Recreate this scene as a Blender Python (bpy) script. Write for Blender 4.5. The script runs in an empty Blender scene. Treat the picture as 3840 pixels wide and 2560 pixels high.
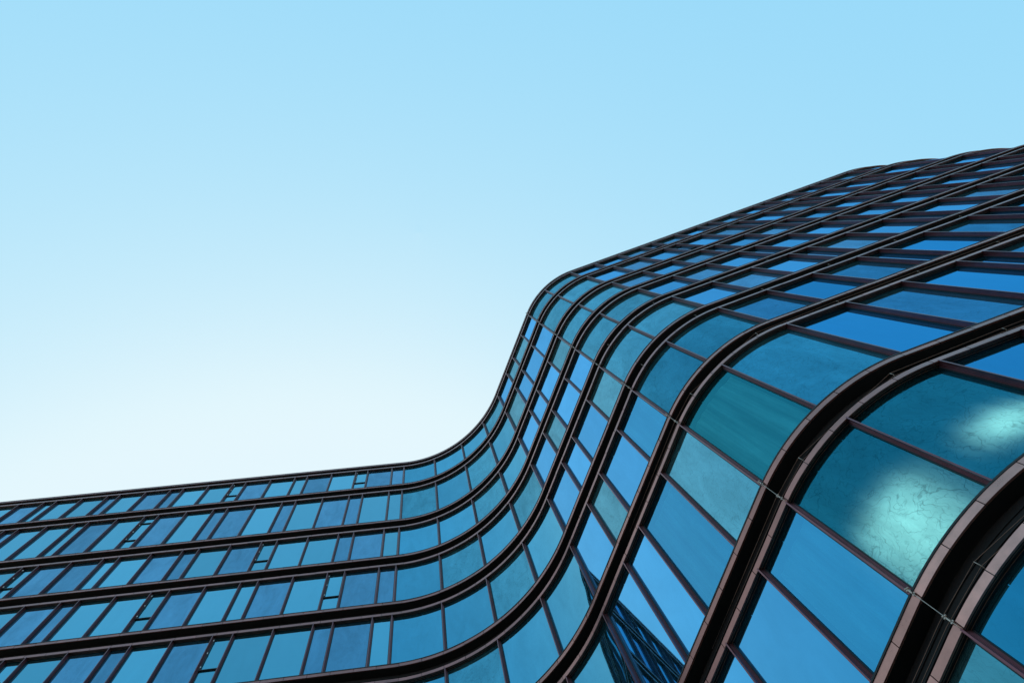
import bpy, math, random
from mathutils import Matrix, Vector

random.seed(7)
sc = bpy.context.scene
COL = sc.collection
PI = math.pi

# ------------------------------------------------------------------ units
K = 0.63            # metres per survey unit
EYE = 1.6           # camera height above the ground
UH = [59.98, 54.73, 47.71, 42.16, 36.58, 30.96, 25.17, 17.85, 11.93, 5.9]     # top of each sill fascia
LH = [58.88, 53.34, 46.34, 40.82, 35.24, 29.60, 23.90, 16.49, 10.625, 4.55]   # underside of each head fascia
GROUND = -EYE / K

def W(x, y, z):
    return (x * K, y * K, z * K + EYE)

# ------------------------------------------------------------------ plan curve of the facade
class Plan:
    def __init__(self):
        a1 = -2.7778
        # (length, curvature) starting at s = -22.2 heading a1
        self.seg = []
        P = (6.7273 - math.cos(a1) * 22.2, 9.3326 - math.sin(a1) * 22.2)
        s, a = -22.2, a1
        for L, k in ((22.2, 0.0), (4.7375, -1 / 5.4915), (6.3814, 0.0), (9.0404, 1 / 8.0093), (60.0, 0.0)):
            self.seg.append((s, P, a, k, L))
            P, a = self.adv(P, a, k, L)
            s += L
        # far right end curls away behind the building
        P = self.seg[0][1]; a = a1; s = -22.2
        self.back = []
        for L, k in ((12.4, -1 / 8.5), (26.0, 0.0)):
            self.back.append((s, P, a, k, L))
            P, a = self.adv(P, a, k, -L)
            s -= L
    @staticmethod
    def adv(P, a, k, L):
        if k == 0.0:
            return (P[0] + math.cos(a) * L, P[1] + math.sin(a) * L), a
        b = a + k * L
        return (P[0] + (math.sin(b) - math.sin(a)) / k, P[1] - (math.cos(b) - math.cos(a)) / k), b
    def at(self, s, d=0.0):
        if s < -22.2:
            for q in self.back:
                if s >= q[0] - q[4] - 1e-9: break
        else:
            for q in self.seg:
                if s <= q[0] + q[4] + 1e-9: break
        P, a = self.adv(q[1], q[2], q[3], s - q[0])
        nx, ny = -math.sin(a), math.cos(a)        # outward
        return P[0] - nx * d, P[1] - ny * d
    def normal(self, s):
        x0, y0 = self.at(s, 0.0); x1, y1 = self.at(s, 1.0)
        return x0 - x1, y0 - y1
    def curved(self, s):
        return (0 <= s <= 4.74) or (11.12 <= s <= 20.16) or (-34.6 <= s <= -22.2)
PL = Plan()
S_LO, S_HI = -52.0, 66.0

def stations(a, b, step=0.16):
    """parameter values from a to b: dense on the arcs, sparse on the straights"""
    cuts = [-34.6, -22.2, 0.0, 4.7375, 11.119, 20.159]
    pts = [a] + [c for c in cuts if a < c < b] + [b]
    out = [a]
    for p, q in zip(pts, pts[1:]):
        m = (p + q) / 2
        n = max(1, int(math.ceil((q - p) / step))) if PL.curved(m) else max(1, int(math.ceil((q - p) / 6.0)))
        for i in range(1, n + 1):
            out.append(p + (q - p) * i / n)
    return out

# ------------------------------------------------------------------ mesh collector
class MB:
    def __init__(self):
        self.v, self.f, self.m, self.sm, self.uv = [], [], [], [], []
    def add(self, pts, faces, mat=0, smooth=False):
        o = len(self.v)
        self.v += pts
        for f in faces:
            self.f.append(tuple(i + o for i in f)); self.m.append(mat); self.sm.append(smooth)
    def sweep(self, prof, ss, mat=0, closed=True, caps=True):
        """prof: list of (d, z); swept along the plan curve at the stations ss"""
        n = len(prof); pts = []
        for s in ss:
            for d, z in prof:
                x, y = PL.at(s, d); pts.append(W(x, y, z))
        F = []
        rng = n if closed else n - 1
        for i in range(len(ss) - 1):
            for j in range(rng):
                k = (j + 1) % n
                F.append((i * n + j, i * n + k, (i + 1) * n + k, (i + 1) * n + j))
        if closed and caps:
            F.append(tuple(range(n - 1, -1, -1)))
            F.append(tuple((len(ss) - 1) * n + j for j in range(n)))
        self.add(pts, F, mat)
    def box_s(self, s, w, d0, d1, z0, z1, mat=0):
        """a straight box standing on the facade at station s: width w along it, depth d0..d1"""
        nx, ny = PL.normal(s); tx, ty = -ny, nx
        x, y = PL.at(s, 0.0)
        pts = []
        for z in (z0, z1):
            for (a, d) in ((-w / 2, d0), (w / 2, d0), (w / 2, d1), (-w / 2, d1)):
                pts.append(W(x + tx * a - nx * d, y + ty * a - ny * d, z))
        self.add(pts, [(0, 1, 2, 3), (7, 6, 5, 4), (0, 4, 5, 1), (1, 5, 6, 2), (2, 6, 7, 3), (3, 7, 4, 0)], mat)
    def tube(self, P, r, mat=0, n=6):
        """tube through world points P"""
        P = [Vector(p) for p in P]; pts = []; 
        for i, p in enumerate(P):
            t = (P[min(i + 1, len(P) - 1)] - P[max(i - 1, 0)]).normalized()
            u = t.cross(Vector((0, 0, 1)))
            if u.length < 1e-3: u = t.cross(Vector((1, 0, 0)))
            u.normalize(); w = t.cross(u)
            for k in range(n):
                a = 2 * PI * k / n
                pts.append(tuple(p + u * (r * math.cos(a)) + w * (r * math.sin(a))))
        F = []
        for i in range(len(P) - 1):
            for k in range(n):
                j = (k + 1) % n
                F.append((i * n + k, i * n + j, (i + 1) * n + j, (i + 1) * n + k))
        F.append(tuple(range(n - 1, -1, -1))); F.append(tuple((len(P) - 1) * n + k for k in range(n)))
        self.add(pts, F, mat, True)
    def ball(self, c, r, mat=0):
        pts = []; F = []; R, S = 6, 10
        for i in range(R + 1):
            th = PI * i / R
            for k in range(S):
                a = 2 * PI * k / S
                pts.append((c[0] + r * math.sin(th) * math.cos(a), c[1] + r * math.sin(th) * math.sin(a), c[2] + r * math.cos(th)))
        for i in range(R):
            for k in range(S):
                j = (k + 1) % S
                F.append((i * S + k, (i + 1) * S + k, (i + 1) * S + j, i * S + j))
        self.add(pts, F, mat, True)
    def build(self, name, mats, parent=None):
        me = bpy.data.meshes.new(name)
        me.from_pydata(self.v, [], self.f)
        for m in (mats if isinstance(mats, (list, tuple)) else [mats]): me.materials.append(m)
        me.polygons.foreach_set('material_index', self.m)
        me.polygons.foreach_set('use_smooth', self.sm)
        me.update()
        o = bpy.data.objects.new(name, me); COL.objects.link(o)
        if parent is not None: o.parent = parent
        return o

def pane_mesh(mb, s0, s1, z0, z1, d, mat=0, nz=1, uvs=None):
    """one sheet of glass following the plan curve"""
    ss = stations(s0, s1, 0.12)
    if len(ss) < 3: ss = [s0, (s0 + s1) / 2, s1]
    zs = [z0 + (z1 - z0) * i / nz for i in range(nz + 1)]
    pts = []
    for z in zs:
        for s in ss:
            x, y = PL.at(s, d); pts.append(W(x, y, z))
    n = len(ss); F = []
    for i in range(nz):
        for j in range(n - 1):
            F.append((i * n + j + 1, i * n + j, (i + 1) * n + j, (i + 1) * n + j + 1))
    mb.add(pts, F, mat, True)

# ------------------------------------------------------------------ node helpers
def mat_new(name):
    m = bpy.data.materials.new(name); m.use_nodes = True
    nt = m.node_tree; nt.nodes.clear()
    out = nt.nodes.new('ShaderNodeOutputMaterial')
    return m, nt, out
def nd(nt, t, **kw):
    n = nt.nodes.new(t)
    for k, v in kw.items():
        if k.startswith('i_'):
            n.inputs[k[2:].replace('_', ' ')].default_value = v
        else: setattr(n, k, v)
    return n
def lk(nt, a, b): nt.links.new(a, b)
def rgb(c): return (c[0], c[1], c[2], 1.0)

def metal(name, col, rough, metallic=0.6, var=0.25, grain=(3.0, 3.0, 3.0), bump=0.04):
    """painted / anodised metal with panel to panel variation, stains and fine grain"""
    m, nt, out = mat_new(name)
    p = nd(nt, 'ShaderNodeBsdfPrincipled')
    p.inputs['Metallic'].default_value = metallic
    g = nd(nt, 'ShaderNodeNewGeometry'); tc = nd(nt, 'ShaderNodeTexCoord')
    mp = nd(nt, 'ShaderNodeMapping'); mp.inputs['Scale'].default_value = grain
    lk(nt, tc.outputs['Object'], mp.inputs['Vector'])
    n1 = nd(nt, 'ShaderNodeTexNoise', i_Scale=1.3, i_Detail=6.0, i_Roughness=0.62)
    lk(nt, mp.outputs[0], n1.inputs['Vector'])
    n2 = nd(nt, 'ShaderNodeTexNoise', i_Scale=14.0, i_Detail=4.0)
    lk(nt, mp.outputs[0], n2.inputs['Vector'])
    a = nd(nt, 'ShaderNodeMath', operation='MULTIPLY_ADD'); lk(nt, g.outputs['Random Per Island'], a.inputs[0])
    a.inputs[1].default_value = var; a.inputs[2].default_value = 1 - var / 2
    b = nd(nt, 'ShaderNodeMath', operation='MULTIPLY_ADD'); lk(nt, n1.outputs['Fac'], b.inputs[0])
    b.inputs[1].default_value = 0.9; b.inputs[2].default_value = 0.55
    c = nd(nt, 'ShaderNodeMath', operation='MULTIPLY'); lk(nt, a.outputs[0], c.inputs[0]); lk(nt, b.outputs[0], c.inputs[1])
    v = nd(nt, 'ShaderNodeVectorMath', operation='SCALE'); v.inputs[0].default_value = col
    lk(nt, c.outputs[0], v.inputs['Scale']); lk(nt, v.outputs[0], p.inputs['Base Color'])
    r = nd(nt, 'ShaderNodeMath', operation='MULTIPLY_ADD'); lk(nt, n1.outputs['Fac'], r.inputs[0])
    r.inputs[1].default_value = 0.25; r.inputs[2].default_value = rough - 0.12
    lk(nt, r.outputs[0], p.inputs['Roughness'])
    bp = nd(nt, 'ShaderNodeBump', i_Strength=bump, i_Distance=0.02); lk(nt, n2.outputs['Fac'], bp.inputs['Height'])
    lk(nt, bp.outputs[0], p.inputs['Normal'])
    lk(nt, p.outputs[0], out.inputs[0])
    return m

def glass(name, tint, edge, body, body_amt, trans, wav=0.02, wscale=0.5, streak=0.0, veins=0.0):
    """coated facade glass: tinted mirror coat over a thin dusty body, part see-through"""
    m, nt, out = mat_new(name)
    tc = nd(nt, 'ShaderNodeTexCoord'); g = nd(nt, 'ShaderNodeNewGeometry')
    # slight roller-wave distortion
    n = nd(nt, 'ShaderNodeTexNoise', i_Scale=wscale, i_Detail=1.5, i_Roughness=0.4)
    lk(nt, tc.outputs['Object'], n.inputs['Vector'])
    bp = nd(nt, 'ShaderNodeBump', i_Strength=1.0, i_Distance=wav); lk(nt, n.outputs['Fac'], bp.inputs['Height'])
    lw = nd(nt, 'ShaderNodeLayerWeight', i_Blend=0.5)
    mx = nd(nt, 'ShaderNodeMix', data_type='RGBA'); lk(nt, lw.outputs['Facing'], mx.inputs[0])
    mx.inputs['A'].default_value = rgb(tint); mx.inputs['B'].default_value = rgb(edge)
    # small pane to pane change
    rn = nd(nt, 'ShaderNodeObjectInfo')
    rv = nd(nt, 'ShaderNodeMath', operation='ADD'); lk(nt, rn.outputs['Random'], rv.inputs[0]); lk(nt, g.outputs['Random Per Island'], rv.inputs[1])
    fr = nd(nt, 'ShaderNodeMath', operation='FRACT'); lk(nt, rv.outputs[0], fr.inputs[0])
    hv = nd(nt, 'ShaderNodeMath', operation='MULTIPLY_ADD'); lk(nt, fr.outputs[0], hv.inputs[0]); hv.inputs[1].default_value = 0.26; hv.inputs[2].default_value = 0.87
    sv = nd(nt, 'ShaderNodeVectorMath', operation='SCALE'); lk(nt, mx.outputs['Result'], sv.inputs[0]); lk(nt, hv.outputs[0], sv.inputs['Scale'])
    gl = nd(nt, 'ShaderNodeBsdfGlossy', i_Roughness=0.015)
    lk(nt, sv.outputs[0], gl.inputs['Color']); lk(nt, bp.outputs[0], gl.inputs['Normal'])
    # body: dust film, streaks, fine crackled marks
    df = nd(nt, 'ShaderNodeBsdfDiffuse')
    mp = nd(nt, 'ShaderNodeMapping'); mp.inputs['Scale'].default_value = (1.0, 1.0, 0.28)
    lk(nt, tc.outputs['Object'], mp.inputs['Vector'])
    ns = nd(nt, 'ShaderNodeTexNoise', i_Scale=2.2, i_Detail=9.0, i_Roughness=0.68, i_Distortion=0.6)
    lk(nt, mp.outputs[0], ns.inputs['Vector'])
    cr = nd(nt, 'ShaderNodeMapRange'); cr.inputs['From Min'].default_value = 0.3; cr.inputs['From Max'].default_value = 0.7
    cr.inputs['To Min'].default_value = 1 - streak; cr.inputs['To Max'].default_value = 1 + streak
    lk(nt, ns.outputs['Fac'], cr.inputs['Value'])
    last = cr.outputs[0]
    if veins > 0:
        wv = nd(nt, 'ShaderNodeTexNoise', i_Scale=1.1, i_Detail=4.0, i_Roughness=0.6)
        lk(nt, tc.outputs['Object'], wv.inputs['Vector'])
        ad = nd(nt, 'ShaderNodeMix', data_type='RGBA', blend_type='ADD'); ad.inputs[0].default_value = 0.9
        lk(nt, tc.outputs['Object'], ad.inputs['A']); lk(nt, wv.outputs['Color'], ad.inputs['B'])
        for sc_, w_, k_, zs in ((2.2, 0.014, 0.75, 0.22), (4.6, 0.028, 0.7, 0.20), (9.0, 0.06, 0.5, 0.30)):
            m_ = nd(nt, 'ShaderNodeMapping'); m_.inputs['Scale'].default_value = (1, 1, zs); m_.inputs['Location'].default_value = (sc_, sc_ * 2, 0)
            lk(nt, ad.outputs['Result'], m_.inputs['Vector'])
            nn = nd(nt, 'ShaderNodeTexVoronoi', feature='DISTANCE_TO_EDGE', i_Scale=sc_)
            lk(nt, m_.outputs[0], nn.inputs['Vector'])
            mr = nd(nt, 'ShaderNodeMapRange', interpolation_type='SMOOTHSTEP'); mr.inputs['From Min'].default_value = 0.0; mr.inputs['From Max'].default_value = w_
            mr.inputs['To Min'].default_value = 1 - veins * k_; mr.inputs['To Max'].default_value = 1.0
            lk(nt, nn.outputs['Distance'], mr.inputs['Value'])
            # the marks come and go across the pane
            fd = nd(nt, 'ShaderNodeTexNoise', i_Scale=1.1 * sc_ + 0.4, i_Detail=2.0); lk(nt, tc.outputs['Object'], fd.inputs['Vector'])
            fm = nd(nt, 'ShaderNodeMapRange'); fm.inputs['From Min'].default_value = 0.36; fm.inputs['From Max'].default_value = 0.56
            lk(nt, fd.outputs['Fac'], fm.inputs['Value'])
            fx = nd(nt, 'ShaderNodeMix', data_type='FLOAT'); lk(nt, fm.outputs[0], fx.inputs[0]); fx.inputs['A'].default_value = 1.0; lk(nt, mr.outputs[0], fx.inputs['B'])
            mm = nd(nt, 'ShaderNodeMath', operation='MULTIPLY'); lk(nt, last, mm.inputs[0]); lk(nt, fx.outputs['Result'], mm.inputs[1]); last = mm.outputs[0]
    bs = nd(nt, 'ShaderNodeVectorMath', operation='SCALE'); bs.inputs[0].default_value = body; lk(nt, last, bs.inputs['Scale'])
    lk(nt, bs.outputs[0], df.inputs['Color'])
    # the marks also dull the mirror coat a little
    gs = nd(nt, 'ShaderNodeVectorMath', operation='SCALE'); lk(nt, sv.outputs[0], gs.inputs[0])
    ml = nd(nt, 'ShaderNodeMath', operation='MULTIPLY_ADD'); lk(nt, last, ml.inputs[0]); ml.inputs[1].default_value = 0.55; ml.inputs[2].default_value = 0.45
    lk(nt, ml.outputs[0], gs.inputs['Scale']); lk(nt, gs.outputs[0], gl.inputs['Color'])
    m1 = nd(nt, 'ShaderNodeMixShader'); m1.inputs[0].default_value = body_amt
    lk(nt, gl.outputs[0], m1.inputs[1]); lk(nt, df.outputs[0], m1.inputs[2])
    tr = nd(nt, 'ShaderNodeBsdfTransparent'); ts = nd(nt, 'ShaderNodeVectorMath', operation='SCALE'); ts.inputs[0].default_value = (0.35, 0.78, 0.82)
    lk(nt, last, ts.inputs['Scale']); lk(nt, ts.outputs[0], tr.inputs['Color'])
    m2 = nd(nt, 'ShaderNodeMixShader'); m2.inputs[0].default_value = trans
    lk(nt, m1.outputs[0], m2.inputs[1]); lk(nt, tr.outputs[0], m2.inputs[2])
    lk(nt, m2.outputs[0], out.inputs[0])
    return m

def plain(name, col, rough=0.8, scale=3.0, amt=0.3, metallic=0.0):
    m, nt, out = mat_new(name)
    p = nd(nt, 'ShaderNodeBsdfPrincipled'); p.inputs['Roughness'].default_value = rough; p.inputs['Metallic'].default_value = metallic
    tc = nd(nt, 'ShaderNodeTexCoord'); n = nd(nt, 'ShaderNodeTexNoise', i_Scale=scale, i_Detail=6.0)
    lk(nt, tc.outputs['Object'], n.inputs['Vector'])
    r = nd(nt, 'ShaderNodeMapRange'); r.inputs['To Min'].default_value = 1 - amt; r.inputs['To Max'].default_value = 1 + amt
    lk(nt, n.outputs['Fac'], r.inputs['Value'])
    v = nd(nt, 'ShaderNodeVectorMath', operation='SCALE'); v.inputs[0].default_value = col
    lk(nt, r.outputs[0], v.inputs['Scale']); lk(nt, v.outputs[0], p.inputs['Base Color']); lk(nt, p.outputs[0], out.inputs[0])
    return m

M = {}
M['fascia_low'] = metal('sunlit_fascia', (0.62, 0.26, 0.21), 0.30, 0.8, 0.40, bump=0.08)  # reflected sunlight on the lowest bands, put into a lighter colour
M['fascia_mid'] = metal('part_sunlit_fascia', (0.42, 0.155, 0.125), 0.33, 0.8, 0.30)  # weaker dose of the same painted sunlight for the bands above
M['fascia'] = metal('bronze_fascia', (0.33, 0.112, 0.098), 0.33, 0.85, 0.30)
M['fin'] = metal('bronze_mullion', (0.20, 0.068, 0.078), 0.32, 0.85, 0.25)
M['gap'] = metal('dark_louvre', (0.012, 0.0055, 0.005), 0.75, 0.0, 0.5, bump=0.3)
M['head'] = metal('dark_frame', (0.012, 0.009, 0.010), 0.5, 0.3, 0.3)
M['bead'] = metal('light_bead', (0.30, 0.15, 0.11), 0.4, 0.7, 0.2)
M['edge'] = metal('black_edge', (0.006, 0.004, 0.004), 0.6, 0.0, 0.2)
M['steel'] = plain('cable_steel', (0.50, 0.36, 0.30), 0.35, 20, 0.2, 0.8)
M['white'] = plain('white_hinge', (0.8, 0.8, 0.8), 0.5, 20, 0.05)
M['core'] = plain('interior_lining', (0.05, 0.07, 0.08), 0.9, 0.4, 0.5)
def cloth(name, col, trl, fold_shade):
    m, nt, out = mat_new(name)
    tc = nd(nt, 'ShaderNodeTexCoord'); mp = nd(nt, 'ShaderNodeMapping'); mp.inputs['Scale'].default_value = (1, 1, 0.03)
    lk(nt, tc.outputs['Object'], mp.inputs['Vector'])
    n = nd(nt, 'ShaderNodeTexNoise', i_Scale=5.5, i_Detail=3.0); lk(nt, mp.outputs[0], n.inputs['Vector'])
    r = nd(nt, 'ShaderNodeMapRange'); r.inputs['From Min'].default_value = 0.35; r.inputs['From Max'].default_value = 0.65
    r.inputs['To Min'].default_value = 1 - fold_shade; r.inputs['To Max'].default_value = 1.0; lk(nt, n.outputs['Fac'], r.inputs['Value'])  # shading of the folds painted as upright stripes in the cloth colour
    v = nd(nt, 'ShaderNodeVectorMath', operation='SCALE'); v.inputs[0].default_value = col; lk(nt, r.outputs[0], v.inputs['Scale'])
    d = nd(nt, 'ShaderNodeBsdfDiffuse'); t_ = nd(nt, 'ShaderNodeBsdfTranslucent'); mx = nd(nt, 'ShaderNodeMixShader'); mx.inputs[0].default_value = trl
    lk(nt, v.outputs[0], d.inputs[0]); lk(nt, v.outputs[0], t_.inputs[0]); lk(nt, d.outputs[0], mx.inputs[1]); lk(nt, t_.outputs[0], mx.inputs[2])
    lk(nt, mx.outputs[0], out.inputs[0])
    return m
M['curtain'] = cloth('sheer_curtain', (0.85, 0.95, 0.95), 0.3, 0.9)
M['glow_sheet'] = cloth('glow_diffuser', (0.70, 0.85, 0.80), 0.92, 0.0)  # added sheet that spreads the lamp glow behind two panes
M['roofm'] = plain('roof_felt', (0.12, 0.12, 0.12), 0.9, 1.0, 0.2)
M['asphalt'] = plain('stone_paving', (0.38, 0.32, 0.26), 0.9, 2.0, 0.25)
#                         tint               edge               body                 amt   trans
GL = {
    'A': ((0.0, 0.20, 0.34), (0.15, 0.46, 0.80), (0.04, 0.20, 0.26), 0.05, 0.06, 0.003, 0.5, 0.05, 0.0),
    'B': ((0.01, 0.18, 0.27), (0.17, 0.38, 0.63), (0.07, 0.20, 0.23), 0.14, 0.06, 0.006, 0.6, 0.30, 0.40),
    'C': ((0.0, 0.33, 0.60), (0.19, 0.62, 1.0), (0.04, 0.20, 0.24), 0.05, 0.36, 0.004, 0.5, 0.08, 0.0),
    'G': ((0.0, 0.17, 0.25), (0.05, 0.36, 0.50), (0.03, 0.18, 0.22), 0.08, 0.42, 0.010, 0.6, 0.25, 0.48),  # see-through enough to pass the glow of the added lamps
    'N': ((0.02, 0.30, 0.50), (0.19, 0.54, 0.93), (0.05, 0.22, 0.28), 0.05, 0.05, 0.0010, 0.4, 0.10, 0.0),  # brighter sky reflection of the middle section, put into the tint
    'NB': ((0.03, 0.28, 0.34), (0.24, 0.52, 0.66), (0.10, 0.25, 0.27), 0.18, 0.05, 0.0015, 0.4, 0.30, 0.40),
    'LA': ((0.0, 0.27, 0.38), (0.27, 0.57, 0.74), (0.05, 0.22, 0.26), 0.06, 0.05, 0.002, 0.5, 0.05, 0.0),
    'LB': ((0.0, 0.17, 0.30), (0.24, 0.44, 0.63), (0.06, 0.18, 0.25), 0.10, 0.05, 0.006, 0.6, 0.28, 0.20),  # streaked, darker blue pane type of the left wing
    'V': ((0.0, 0.18, 0.30), (0.17, 0.50, 0.70), (0.05, 0.20, 0.24), 0.08, 0.05, 0.012, 0.45, 0.14, 0.12),
    'VB': ((0.0, 0.17, 0.26), (0.17, 0.48, 0.64), (0.07, 0.22, 0.25), 0.16, 0.05, 0.012, 0.45, 0.32, 0.50),
    'VC': ((0.0, 0.24, 0.29), (0.16, 0.62, 0.68), (0.06, 0.26, 0.27), 0.08, 0.52, 0.010, 0.45, 0.10, 0.0),
}
GNAME = {'N': 'bright_glass', 'NB': 'streaked_bright_glass', 'A': 'clear_glass', 'B': 'streaked_glass', 'C': 'curtained_glass', 'G': 'glow_glass', 'LA': 'wing_glass',
         'LB': 'streaked_wing_glass', 'V': 'bent_glass', 'VB': 'streaked_bent_glass', 'VC': 'curtained_bent_glass'}
for k_, a_ in GL.items():
    M[k_] = glass(GNAME[k_], *a_)
    # deeper reflections of the lower storeys are painted in as a darker tint
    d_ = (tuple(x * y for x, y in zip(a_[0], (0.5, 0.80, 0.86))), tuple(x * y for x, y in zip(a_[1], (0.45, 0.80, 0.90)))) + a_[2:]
    M[k_ + '2'] = glass('dimmed_' + GNAME[k_], *d_)
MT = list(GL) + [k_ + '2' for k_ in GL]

# ------------------------------------------------------------------ the building
root = bpy.data.objects.new('glass_building', None); COL.objects.link(root)
root.location = W(0, 12, GROUND)
root['label'] = 'wave shaped glass office building with dark bronze bands and curved blue window panes'
root['category'] = 'building'

def fin_list(k):
    r = [0.25, -1.64, -3.45, -5.23, -6.11, -7.93, -9.72, -10.60, -12.40, -14.24, -15.11, -16.95, -18.76, -19.65, -21.82]
    o = [(x - 0.25) * (1 + 0.0085 * k) + 0.25 - 0.05 * k for x in r]
    o += [-26.2, -28.6, -31.0, -33.4]
    o += [2.52 - 0.03 * k, 4.73 - 0.02 * k, 6.27 - 0.01 * k, 8.02, 9.27, 11.04]
    o += [13.33 + 0.01 * k, 15.60 + 0.02 * k, 17.87 + 0.025 * k, 20.13 + 0.03 * k]
    b = 20.13 + 0.03 * k
    for x in (0.87, 2.61, 3.48, 5.21, 6.95, 7.83, 9.56, 11.3, 12.2, 13.92, 15.65, 16.53, 18.25, 20.0, 20.85, 22.58, 24.3, 25.15, 26.86, 28.6, 29.5, 31.2, 32.95, 33.8, 35.5):
        o.append(b + x)
    return sorted(o)

LEFT = ['BBAABAABAAABBABAAABA', 'AABBABABBABAABAAAB', 'ABBAAABABBAABBAA', 'BBAABAABAAABBAABA', 'ABBAAABABBAAAABAB', 'BABBAABABAABAB']
CONC = ['AAAB', 'BABA', 'AABA', 'ABAB', 'AABA', 'ABAA', 'BABA']
MID = ['ABBA', 'AAAB', 'BAAA', 'AABA', 'BAAA', 'CABA', 'BCAA', 'CAAB', 'BAAA', 'ABAB']
CONV = ['BB', 'BB', 'BB', 'BB', 'BB', 'BB', 'BC', 'GG', 'BA', 'AA']      # (0.2-2.5), (2.5-4.7)
RIGHT = ['AABABAABAAB', 'ABAAABAABAA', 'BABAABAAABAABA', 'ABAAAABAABA', 'ABAABAA', 'BABAABAA', 'ABAAB', 'AABA', 'ABA', 'ABA']
CASE = {0: [22.75, 31.43, -5.6], 1: [35.79, -5.8], 2: [27.12, 40.2], 3: [22.82, 31.56, -15.2], 4: [27.22], 5: [-5.9, 31.6]}

def ptype(k, s):
    """glass type of the pane whose centre is at s on floor k"""
    F = fin_list(k)
    if s > 20.1:
        i = sum(1 for f in F if 20.1 < f < s) - 1
        st = LEFT[min(k, 5)]
        return st[i % len(st)]
    if s > 11.0: return CONC[min(k, 6)][3 - sum(1 for f in F if 11.0 < f < s - 0.3) + 1 if False else max(0, min(3, 4 - sum(1 for f in F if 11.0 < f < s)))]
    if s > 4.6: return MID[k][min(3, sum(1 for f in F if 4.4 < f < s) - 1)]
    if s > -0.15: return CONV[k][0 if s < 2.4 else 1]
    i = sum(1 for f in F if s < f < 0.5) - 1
    return RIGHT[k][i % len(RIGHT[k])]

def gtype(k, s):
    t = ptype(k, s)
    if s > 20.1: return {'A': 'LA', 'B': 'LB'}.get(t, t)
    if s > 11.0 or -0.15 < s < 4.7: return {'A': 'V', 'B': 'VB', 'C': 'VC'}.get(t, t)
    if s > 4.6: return {'A': 'N', 'B': 'NB'}.get(t, t)
    return t

def is_case(k, s0, s1):
    return any(s0 - 0.3 < c < s1 - 0.2 and abs(s1 - s0) < 1.05 for c in CASE.get(k, []))

# camera model, also used to rank what shows largest
F_PX, CX, CY = 3067.28, 1920.0, 1280.0
E1 = (0.7600314188402225, 0.6498863303499454, 0.0)
E2 = (0.6401362276540339, -0.7486288334345237, -0.17257021699971026)
E3 = (-0.11215102505363544, 0.13115878687585486, -0.9849972183740789)
def project(x, y, z):
    c = [x * E1[i] + y * E2[i] + z * E3[i] for i in range(3)]
    if c[2] > -1e-3: return None
    return CX + F_PX * c[0] / -c[2], CY - F_PX * c[1] / -c[2]
def screen_area(s0, s1, z0, z1, d=0.1):
    pts = []
    for s, z in ((s0, z0), (s1, z0), (s1, z1), (s0, z1)):
        x, y = PL.at(s, d); p = project(x, y, z)
        if p is None: return 0
        pts.append((min(max(p[0], 0), 3840), min(max(p[1], 0), 2560)))
    a = sum(pts[i][0] * pts[(i + 1) % 4][1] - pts[(i + 1) % 4][0] * pts[i][1] for i in range(4)) / 2
    return abs(a)

GD = 0.155   # depth of the glass behind the fin edge

# --- bands
for k in range(10):
    U, L = UH[k], LH[k]
    step = 0.9; gap = 0.008
    st = 0.215                                   # height of the upper strip
    top = MB(); low = MB()
    s = 3.63 - step * 62
    while s < S_HI:
        a, b = max(s + gap, S_LO), min(s + step - gap, S_HI)
        if b > a:
            ss = stations(a, b, 0.2)
            j = random.uniform(-0.004, 0.004)
            top.sweep([(0.0 + j, U - 0.055), (0.0 + j, U - 0.055 - st), (0.045, U - 0.055 - st), (0.045, U - 0.055)], ss)
            low.sweep([(0.0 - j, L + 0.205), (0.0 - j, L + 0.005), (0.039, L + 0.005), (0.039, L + 0.205)], ss)
        s += step
    full = stations(S_LO, S_HI, 0.2)
    # black edge and dark sill behind the upper strip
    top.sweep([(-0.012, U), (-0.012, U - 0.05), (0.046, U - 0.05), (0.046, U - 0.262), (0.07, U - 0.262), (0.4, U - 0.24), (0.4, U)], full, 1)
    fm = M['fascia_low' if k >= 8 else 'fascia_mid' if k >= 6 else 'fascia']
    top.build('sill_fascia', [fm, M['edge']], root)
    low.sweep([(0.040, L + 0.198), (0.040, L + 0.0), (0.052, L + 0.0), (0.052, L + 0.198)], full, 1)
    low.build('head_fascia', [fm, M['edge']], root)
    g = MB()
    g.sweep([(0.40, U - 0.242), (0.36, U - 0.27), (0.36, L + 0.195), (0.055, L + 0.195), (0.055, L + 0.17), (0.42, L + 0.17), (0.42, U - 0.242)], full)
    hh = (U - L) - 0.55
    for i in range(1, 4):
        z = L + 0.25 + hh * i / 4
        g.sweep([(0.335, z), (0.335, z + 0.02), (0.36, z + 0.02), (0.36, z)], full)
    g.build('shadow_gap', M['gap'], root)
    h = MB()
    h.sweep([(0.053, L + 0.16), (0.053, L + 0.03), (0.066, L + 0.03), (0.066, L + 0.08), (0.084, L + 0.08), (0.084, L + 0.012),
             (0.112, L + 0.012), (0.112, L + 0.0), (GD + 0.05, L + 0.0), (GD + 0.05, L + 0.16)], full)
    h.sweep([(0.066, L + 0.026), (0.066, L + 0.008), (0.078, L + 0.008), (0.078, L + 0.026)], full, 1)
    h.sweep([(0.116, L - 0.002), (0.116, L - 0.012), (0.122, L - 0.012), (0.122, L - 0.002)], full, 1)
    h.build('window_head', [M['head'], M['bead']], root)

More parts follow.
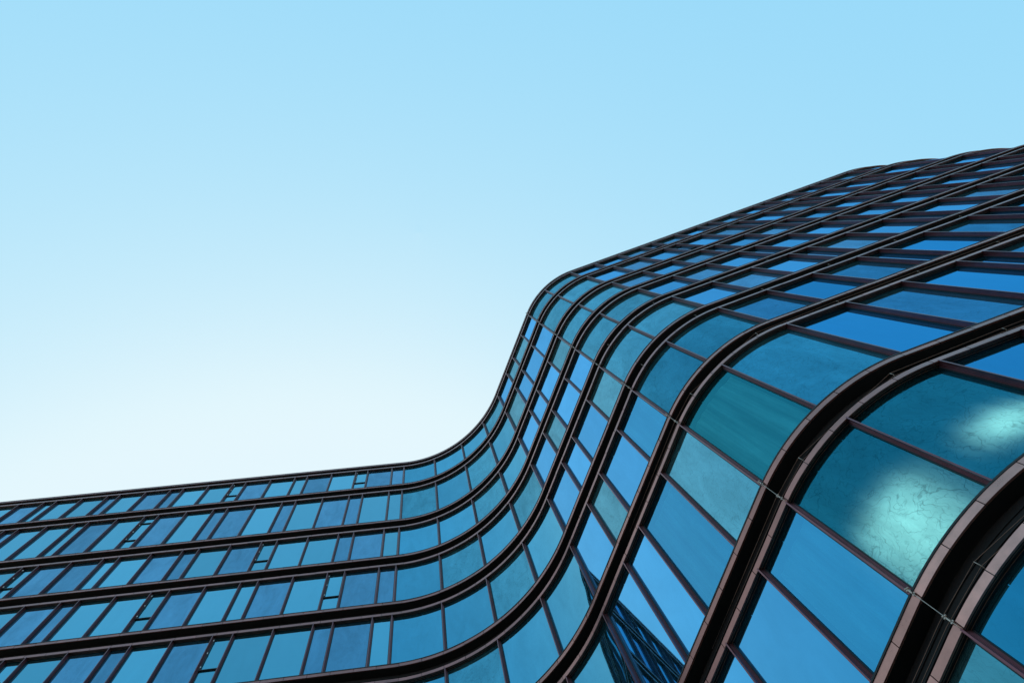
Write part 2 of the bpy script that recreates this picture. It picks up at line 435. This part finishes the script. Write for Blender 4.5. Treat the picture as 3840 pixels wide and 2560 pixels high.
# --- mullions and windows, floor by floor
fins, wins = [], []
for k in range(9):
    F = fin_list(k); zt, zb = LH[k], UH[k + 1]
    for f in F:
        if f > 55: continue
        fins.append((screen_area(f - 0.08, f + 0.08, zb, zt) + (screen_area(f, f, zb, zt) if False else 0), k, f, zb, zt))
    for a, b in zip(F, F[1:]):
        if b > 55: continue
        # hidden ends of the curve count as nothing
        ar = screen_area(a, b, zb, zt) if a > -23 else 0
        wins.append((ar, k, a, b, zb, zt))

def fin_geo(mb, f, zb, zt):
    mb.box_s(f, 0.034, -0.016, GD - 0.005, zb - 0.02, zt + 0.035)
    mb.box_s(f, 0.058, 0.055, GD + 0.0, zb - 0.02, zt - 0.004)
    mb.box_s(f, 0.082, 0.085, GD + 0.01, zb - 0.02, zt - 0.008)
    mb.box_s(f, 0.106, 0.114, GD + 0.02, zb - 0.02, zt - 0.012)

def frame_geo(mb, k, a, b, zb, zt):
    for s, w in ((a + 0.066, 0.022), (b - 0.066, 0.022)):
        mb.box_s(s, w, 0.120, GD + 0.02, zb, zt - 0.016)
    mb.sweep([(0.121, zb + 0.02), (0.121, zb - 0.03), (GD + 0.02, zb - 0.03), (GD + 0.02, zb + 0.02)], stations(a + 0.055, b - 0.055, 0.3))
    if is_case(k, a, b):
        r0, r1 = a + 0.05, b - 0.05
        for z in ([zb + 1.54] + ([zt - 1.18] if k == 1 else [])):
            mb.sweep([(0.095, z + 0.035), (0.095, z - 0.01), (GD + 0.01, z - 0.01), (GD + 0.01, z + 0.035)], [r0, (r0 + r1) / 2, r1])
            mb.sweep([(0.115, z + 0.055), (0.115, z + 0.035), (GD + 0.01, z + 0.035), (GD + 0.01, z + 0.055)], [r0, (r0 + r1) / 2, r1])
        ztop = zt - 0.02 if k != 1 else zt - 1.18
        mb.box_s(b - 0.095, 0.05, 0.10, GD + 0.01, zb + 1.5, ztop)
        mb.box_s(a + 0.072, 0.025, 0.115, GD + 0.01, zb + 1.5, ztop)
        return True
    return False
def hinge_geo(mb, k, a, b, zb, zt):
    ztop = zt - 0.12 if k != 1 else zt - 1.3
    for t in (0.03, 0.5, 0.95):
        z = zb + 1.62 + (ztop - zb - 1.75) * t
        mb.box_s(b - 0.10, 0.03, 0.07, 0.097, z, z + 0.11)

fins.sort(key=lambda t: -t[0]); wins.sort(key=lambda t: -t[0])
rest = MB()
for i, (ar, k, f, zb, zt) in enumerate(fins):
    if i < 100:
        mb = MB(); fin_geo(mb, f, zb, zt); mb.build('mullion', M['fin'], root)
    else:
        fin_geo(rest, f, zb, zt)
o = rest.build('mullion', M['fin'], root); o['kind'] = 'stuff'

def curtain_geo(mb, a, b, z0, z1, d=0.36):
    n = int((b - a) / 0.035); pts = []; F = []
    for z in (z0, z1):
        for i in range(n + 1):
            s = a + (b - a) * i / n
            w = 0.016 * math.sin(s * 14 + 2.0 * math.sin(s * 3.1))
            x, y = PL.at(s, d + w); pts.append(W(x, y, z))
    for i in range(n): F.append((i + 1, i, n + 1 + i, n + 2 + i))
    mb.add(pts, F, 0, True)

restw, restp, resth = MB(), MB(), MB()
for i, (ar, k, a, b, zb, zt) in enumerate(wins):
    t = gtype(k, (a + b) / 2)
    lit, cur = t == 'G', t in ('C', 'VC')
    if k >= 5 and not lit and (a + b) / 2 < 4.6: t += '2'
    if i < 100:
        fr = MB(); cas = frame_geo(fr, k, a, b, zb, zt)
        w = fr.build('window', M['head'], root)
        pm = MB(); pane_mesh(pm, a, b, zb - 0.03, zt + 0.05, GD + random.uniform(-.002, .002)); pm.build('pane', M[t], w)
        if cas:
            hm = MB(); hinge_geo(hm, k, a, b, zb, zt); hm.build('hinge', M['white'], w)
        if lit or cur:
            cm = MB()
            if lit: curtain_geo(cm, a + 0.02, b - 0.02, zb, zt, 0.30)
            else: curtain_geo(cm, a + 0.12, b - 0.12, zb, zt - 0.30)
            cm.build('curtain', M['glow_sheet' if lit else 'curtain'], w)  # on lit panes this is the added glow sheet
    else:
        cas = frame_geo(restw, k, a, b, zb, zt)
        if cas: hinge_geo(resth, k, a, b, zb, zt)
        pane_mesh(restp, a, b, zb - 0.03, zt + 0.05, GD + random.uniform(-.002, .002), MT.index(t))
# ground floor glazing and the far end of the left wing
for s in [x * 2.2 for x in range(-15, 29)]:
    frame_geo(restw, 9, s, s + 2.2, GROUND, LH[9]); fin_geo(restw, s, GROUND, LH[9])
    pane_mesh(restp, s, s + 2.2, GROUND, LH[9] + 0.05, GD, MT.index(random.choice('AB')))
w = restw.build('window', M['head'], root); w['kind'] = 'stuff'
p = restp.build('pane', [M[t] for t in MT], w); p['kind'] = 'stuff'
p = resth.build('hinge', M['white'], w); p['kind'] = 'stuff'

# --- interior lining, slabs and roof
ss = stations(S_LO, S_HI, 0.5)
core = MB()
core.sweep([(1.9, GROUND), (1.9, UH[0] - 0.1)], ss, 0, closed=False)
for k in range(10):
    core.sweep([(GD + 0.06, LH[k] + 0.14), (GD + 0.06, LH[k] + 0.06), (1.9, LH[k] + 0.06), (1.9, LH[k] + 0.14)], ss)
    core.sweep([(0.42, UH[k] - 0.02), (0.42, UH[k] - 0.08), (1.9, UH[k] - 0.08), (1.9, UH[k] - 0.02)], ss)
core.build('interior_lining', M['core'], root)
rf = MB()
n = len(ss)
pts = []
for s in ss:
    x, y = PL.at(s, 0.02); pts.append(W(x, y, UH[0] - 0.02))
xa, ya = PL.at(S_HI); xb, yb = PL.at(S_LO)
back = [(xa - 12, ya + 18), (xa + 30, yb + 12), (xb + 4, yb + 8)]
pts += [W(x, y, UH[0] - 0.02) for x, y in back]
rf.add(pts, [tuple(range(len(pts)))])
wb = [W(xa, ya, 0)] + [W(x, y, 0) for x, y in back] + [W(xb, yb, 0)]
for p_, q_ in zip(wb, wb[1:]):
    rf.add([(p_[0], p_[1], 0), (q_[0], q_[1], 0), (q_[0], q_[1], W(0, 0, UH[0] - .03)[2]), (p_[0], p_[1], W(0, 0, UH[0] - .03)[2])], [(0, 1, 2, 3)])
rf.build('roof', M['roofm'], root)

# --- lightning conductor running down over the bands, with its clips
cb = MB(); clip_at = []
for k in range(9):
    sdev = 4.68 - 0.016 * k
    P = []
    for z in (UH[k] + 0.08, UH[k] - 0.22, LH[k] + 0.48, LH[k] + 0.2, LH[k]):
        x, y = PL.at(sdev, -0.045); P.append(W(x, y, z))
    cb.tube(P, 0.0045)
    clip_at += [(sdev, UH[k] + 0.03), (sdev, LH[k] + 0.36)]
cable = cb.build('conductor_cable', M['steel'], root)
for sdev, z in clip_at:
    c = MB()
    for dz, ds in ((0.0, -0.02), (0.03, 0.015), (-0.025, 0.02)):
        x, y = PL.at(sdev + ds, -0.055); c.ball(W(x, y, z + dz), 0.014)
    c.box_s(sdev, 0.022, -0.06, 0.01, z - 0.14, z + 0.01)
    c.box_s(sdev, 0.06, -0.03, 0.01, z - 0.16, z - 0.12)
    c.build('cable_clip', M['steel'], cable)

# --- thin wires and angle brackets in the open gaps of the bands
for k in range(4, 9):
    z = LH[k] + 0.42
    xs = [4.65 - 2.78 * i - (0 if i == 0 else -1.75 + 0.0) for i in range(1, 12)]
    xs = [3.61 - 2.79 * i for i in range(0, 9 if k < 7 else 4)]
    for s in xs:
        if s < -21: continue
        b = MB()
        P = [W(*PL.at(s, 0.30), z - 0.1), W(*PL.at(s, -0.02), z - 0.1), W(*PL.at(s, -0.02), z + 0.03)]
        b.tube(P, 0.006, 0, 4)
        b.build('wire_bracket', M['steel'], root)
    if k >= 6:
        wr = MB()
        pts = [8.4, 6.4, 4.68] + xs
        for zz, dd in ((z + 0.03, -0.02), (z - 0.08, 0.03)):
            wr.tube([W(*PL.at(s, dd), zz) for s in pts], 0.0035, 0, 4)
        wr.build('gap_wire', M['bead'], root)
hk = MB()
for s in (36.7, 24.5, 18.8):
    P = []
    for i in range(7):
        a = PI * i / 6 * 0.8
        x, y = PL.at(s + 0.25 - 0.25 * math.cos(a) * (1 if s > 30 else .4), 0.1); P.append(W(x, y, UH[0] + (0.22 if s > 30 else 0.08) * math.sin(a)))
    hk.tube(P, 0.012)
hk.build('roof_hook', M['steel'], root)

# everything was laid out in world space: keep it there under the moved root
for o in COL.objects:
    if o.parent is root: o.matrix_parent_inverse = Matrix.Translation(root.location).inverted()

# ------------------------------------------------------------------ setting
def ground():
    g = MB(); R = 3000
    g.add([(-R, -R, 0), (R, -R, 0), (R, R, 0), (-R, R, 0)], [(0, 1, 2, 3)])
    o = g.build('ground', M['asphalt']); o['kind'] = 'structure'
ground()

# ------------------------------------------------------------------ light
SUN_AZ = math.radians(139)      # plan direction of the sun, behind the building
SUN_EL = math.radians(45)
w = bpy.data.worlds.new('World'); sc.world = w; w.use_nodes = True
nt = w.node_tree; nt.nodes.clear()
sky = nd(nt, 'ShaderNodeTexSky', sky_type='NISHITA'); sky.sun_disc = False
sky.sun_elevation = SUN_EL; sky.sun_rotation = PI / 2 - SUN_AZ
sky.air_density = 1.0; sky.dust_density = 6.0; sky.ozone_density = 1.0; sky.altitude = 0
bg = nd(nt, 'ShaderNodeBackground', i_Strength=0.15)
wo = nd(nt, 'ShaderNodeOutputWorld')
# film-like response of the photograph: lift the sky and roll off its highlights, channel by channel
sp = nd(nt, 'ShaderNodeSeparateColor'); cbn = nd(nt, 'ShaderNodeCombineColor')
lk(nt, sky.outputs[0], sp.inputs[0])
for i, (a, g) in enumerate(((0.95, 0.59), (1.01, 0.235), (0.995, 0.04))):
    s0 = nd(nt, 'ShaderNodeMath', operation='MULTIPLY'); lk(nt, sp.outputs[i], s0.inputs[0]); s0.inputs[1].default_value = 0.15
    s1 = nd(nt, 'ShaderNodeMath', operation='POWER'); lk(nt, s0.outputs[0], s1.inputs[0]); s1.inputs[1].default_value = g
    s2 = nd(nt, 'ShaderNodeMath', operation='MULTIPLY'); lk(nt, s1.outputs[0], s2.inputs[0]); s2.inputs[1].default_value = a / 0.15
    s3 = nd(nt, 'ShaderNodeMath', operation='SMOOTH_MIN'); lk(nt, s2.outputs[0], s3.inputs[0])
    s3.inputs[1].default_value = (0.78, 0.93, 1.0)[i] / 0.15; s3.inputs[2].default_value = (0.15, 0.04, 0.02)[i] / 0.15
    lk(nt, s3.outputs[0], cbn.inputs[i])
lk(nt, cbn.outputs[0], bg.inputs[0]); lk(nt, bg.outputs[0], wo.inputs[0])

sl = bpy.data.lights.new('sun', 'SUN'); sl.energy = 3.5; sl.angle = math.radians(0.5); sl.color = (1.0, 0.95, 0.88)
so = bpy.data.objects.new('sun', sl); COL.objects.link(so)
dirv = Vector((math.cos(SUN_EL) * math.cos(SUN_AZ), math.cos(SUN_EL) * math.sin(SUN_AZ), math.sin(SUN_EL)))
so.rotation_euler = dirv.to_track_quat('Z', 'Y').to_euler()
so.location = (0, 0, 60)

# added lamps behind two bent panes, standing in for reflected sunlight
for s, z, d, sx, sy, pw in ((3.60, 12.8, 1.15, 0.85, 1.7, 12.5), (0.80, 13.4, 1.05, 0.6, 0.5, 3.6)):
    ll = bpy.data.lights.new('glow_lamp', 'AREA'); ll.shape = 'RECTANGLE'; ll.size = sx; ll.size_y = sy; ll.spread = math.radians(110)
    ll.energy = pw; ll.color = (1.0, 0.98, 0.88)
    lo = bpy.data.objects.new('glow_lamp', ll); COL.objects.link(lo); lo.location = W(*PL.at(s, d), z)
    nx, ny = PL.normal(s)
    lo.rotation_euler = Vector((-nx, -ny, 0)).to_track_quat('Z', 'Y').to_euler()

# ------------------------------------------------------------------ camera
cd = bpy.data.cameras.new('camera'); cd.sensor_width = 36; cd.lens = F_PX / 3840 * 36
cd.clip_end = 8000; cd.clip_start = 0.05
co = bpy.data.objects.new('camera', cd); COL.objects.link(co)
co.matrix_world = Matrix(((E1[0], E1[1], E1[2], 0), (E2[0], E2[1], E2[2], 0), (E3[0], E3[1], E3[2], EYE), (0, 0, 0, 1)))
sc.camera = co
sc.view_settings.view_transform = 'Standard'; sc.view_settings.look = 'None'
sc.view_settings.exposure = 0.0; sc.view_settings.gamma = 1.0
sc.render.film_transparent = False
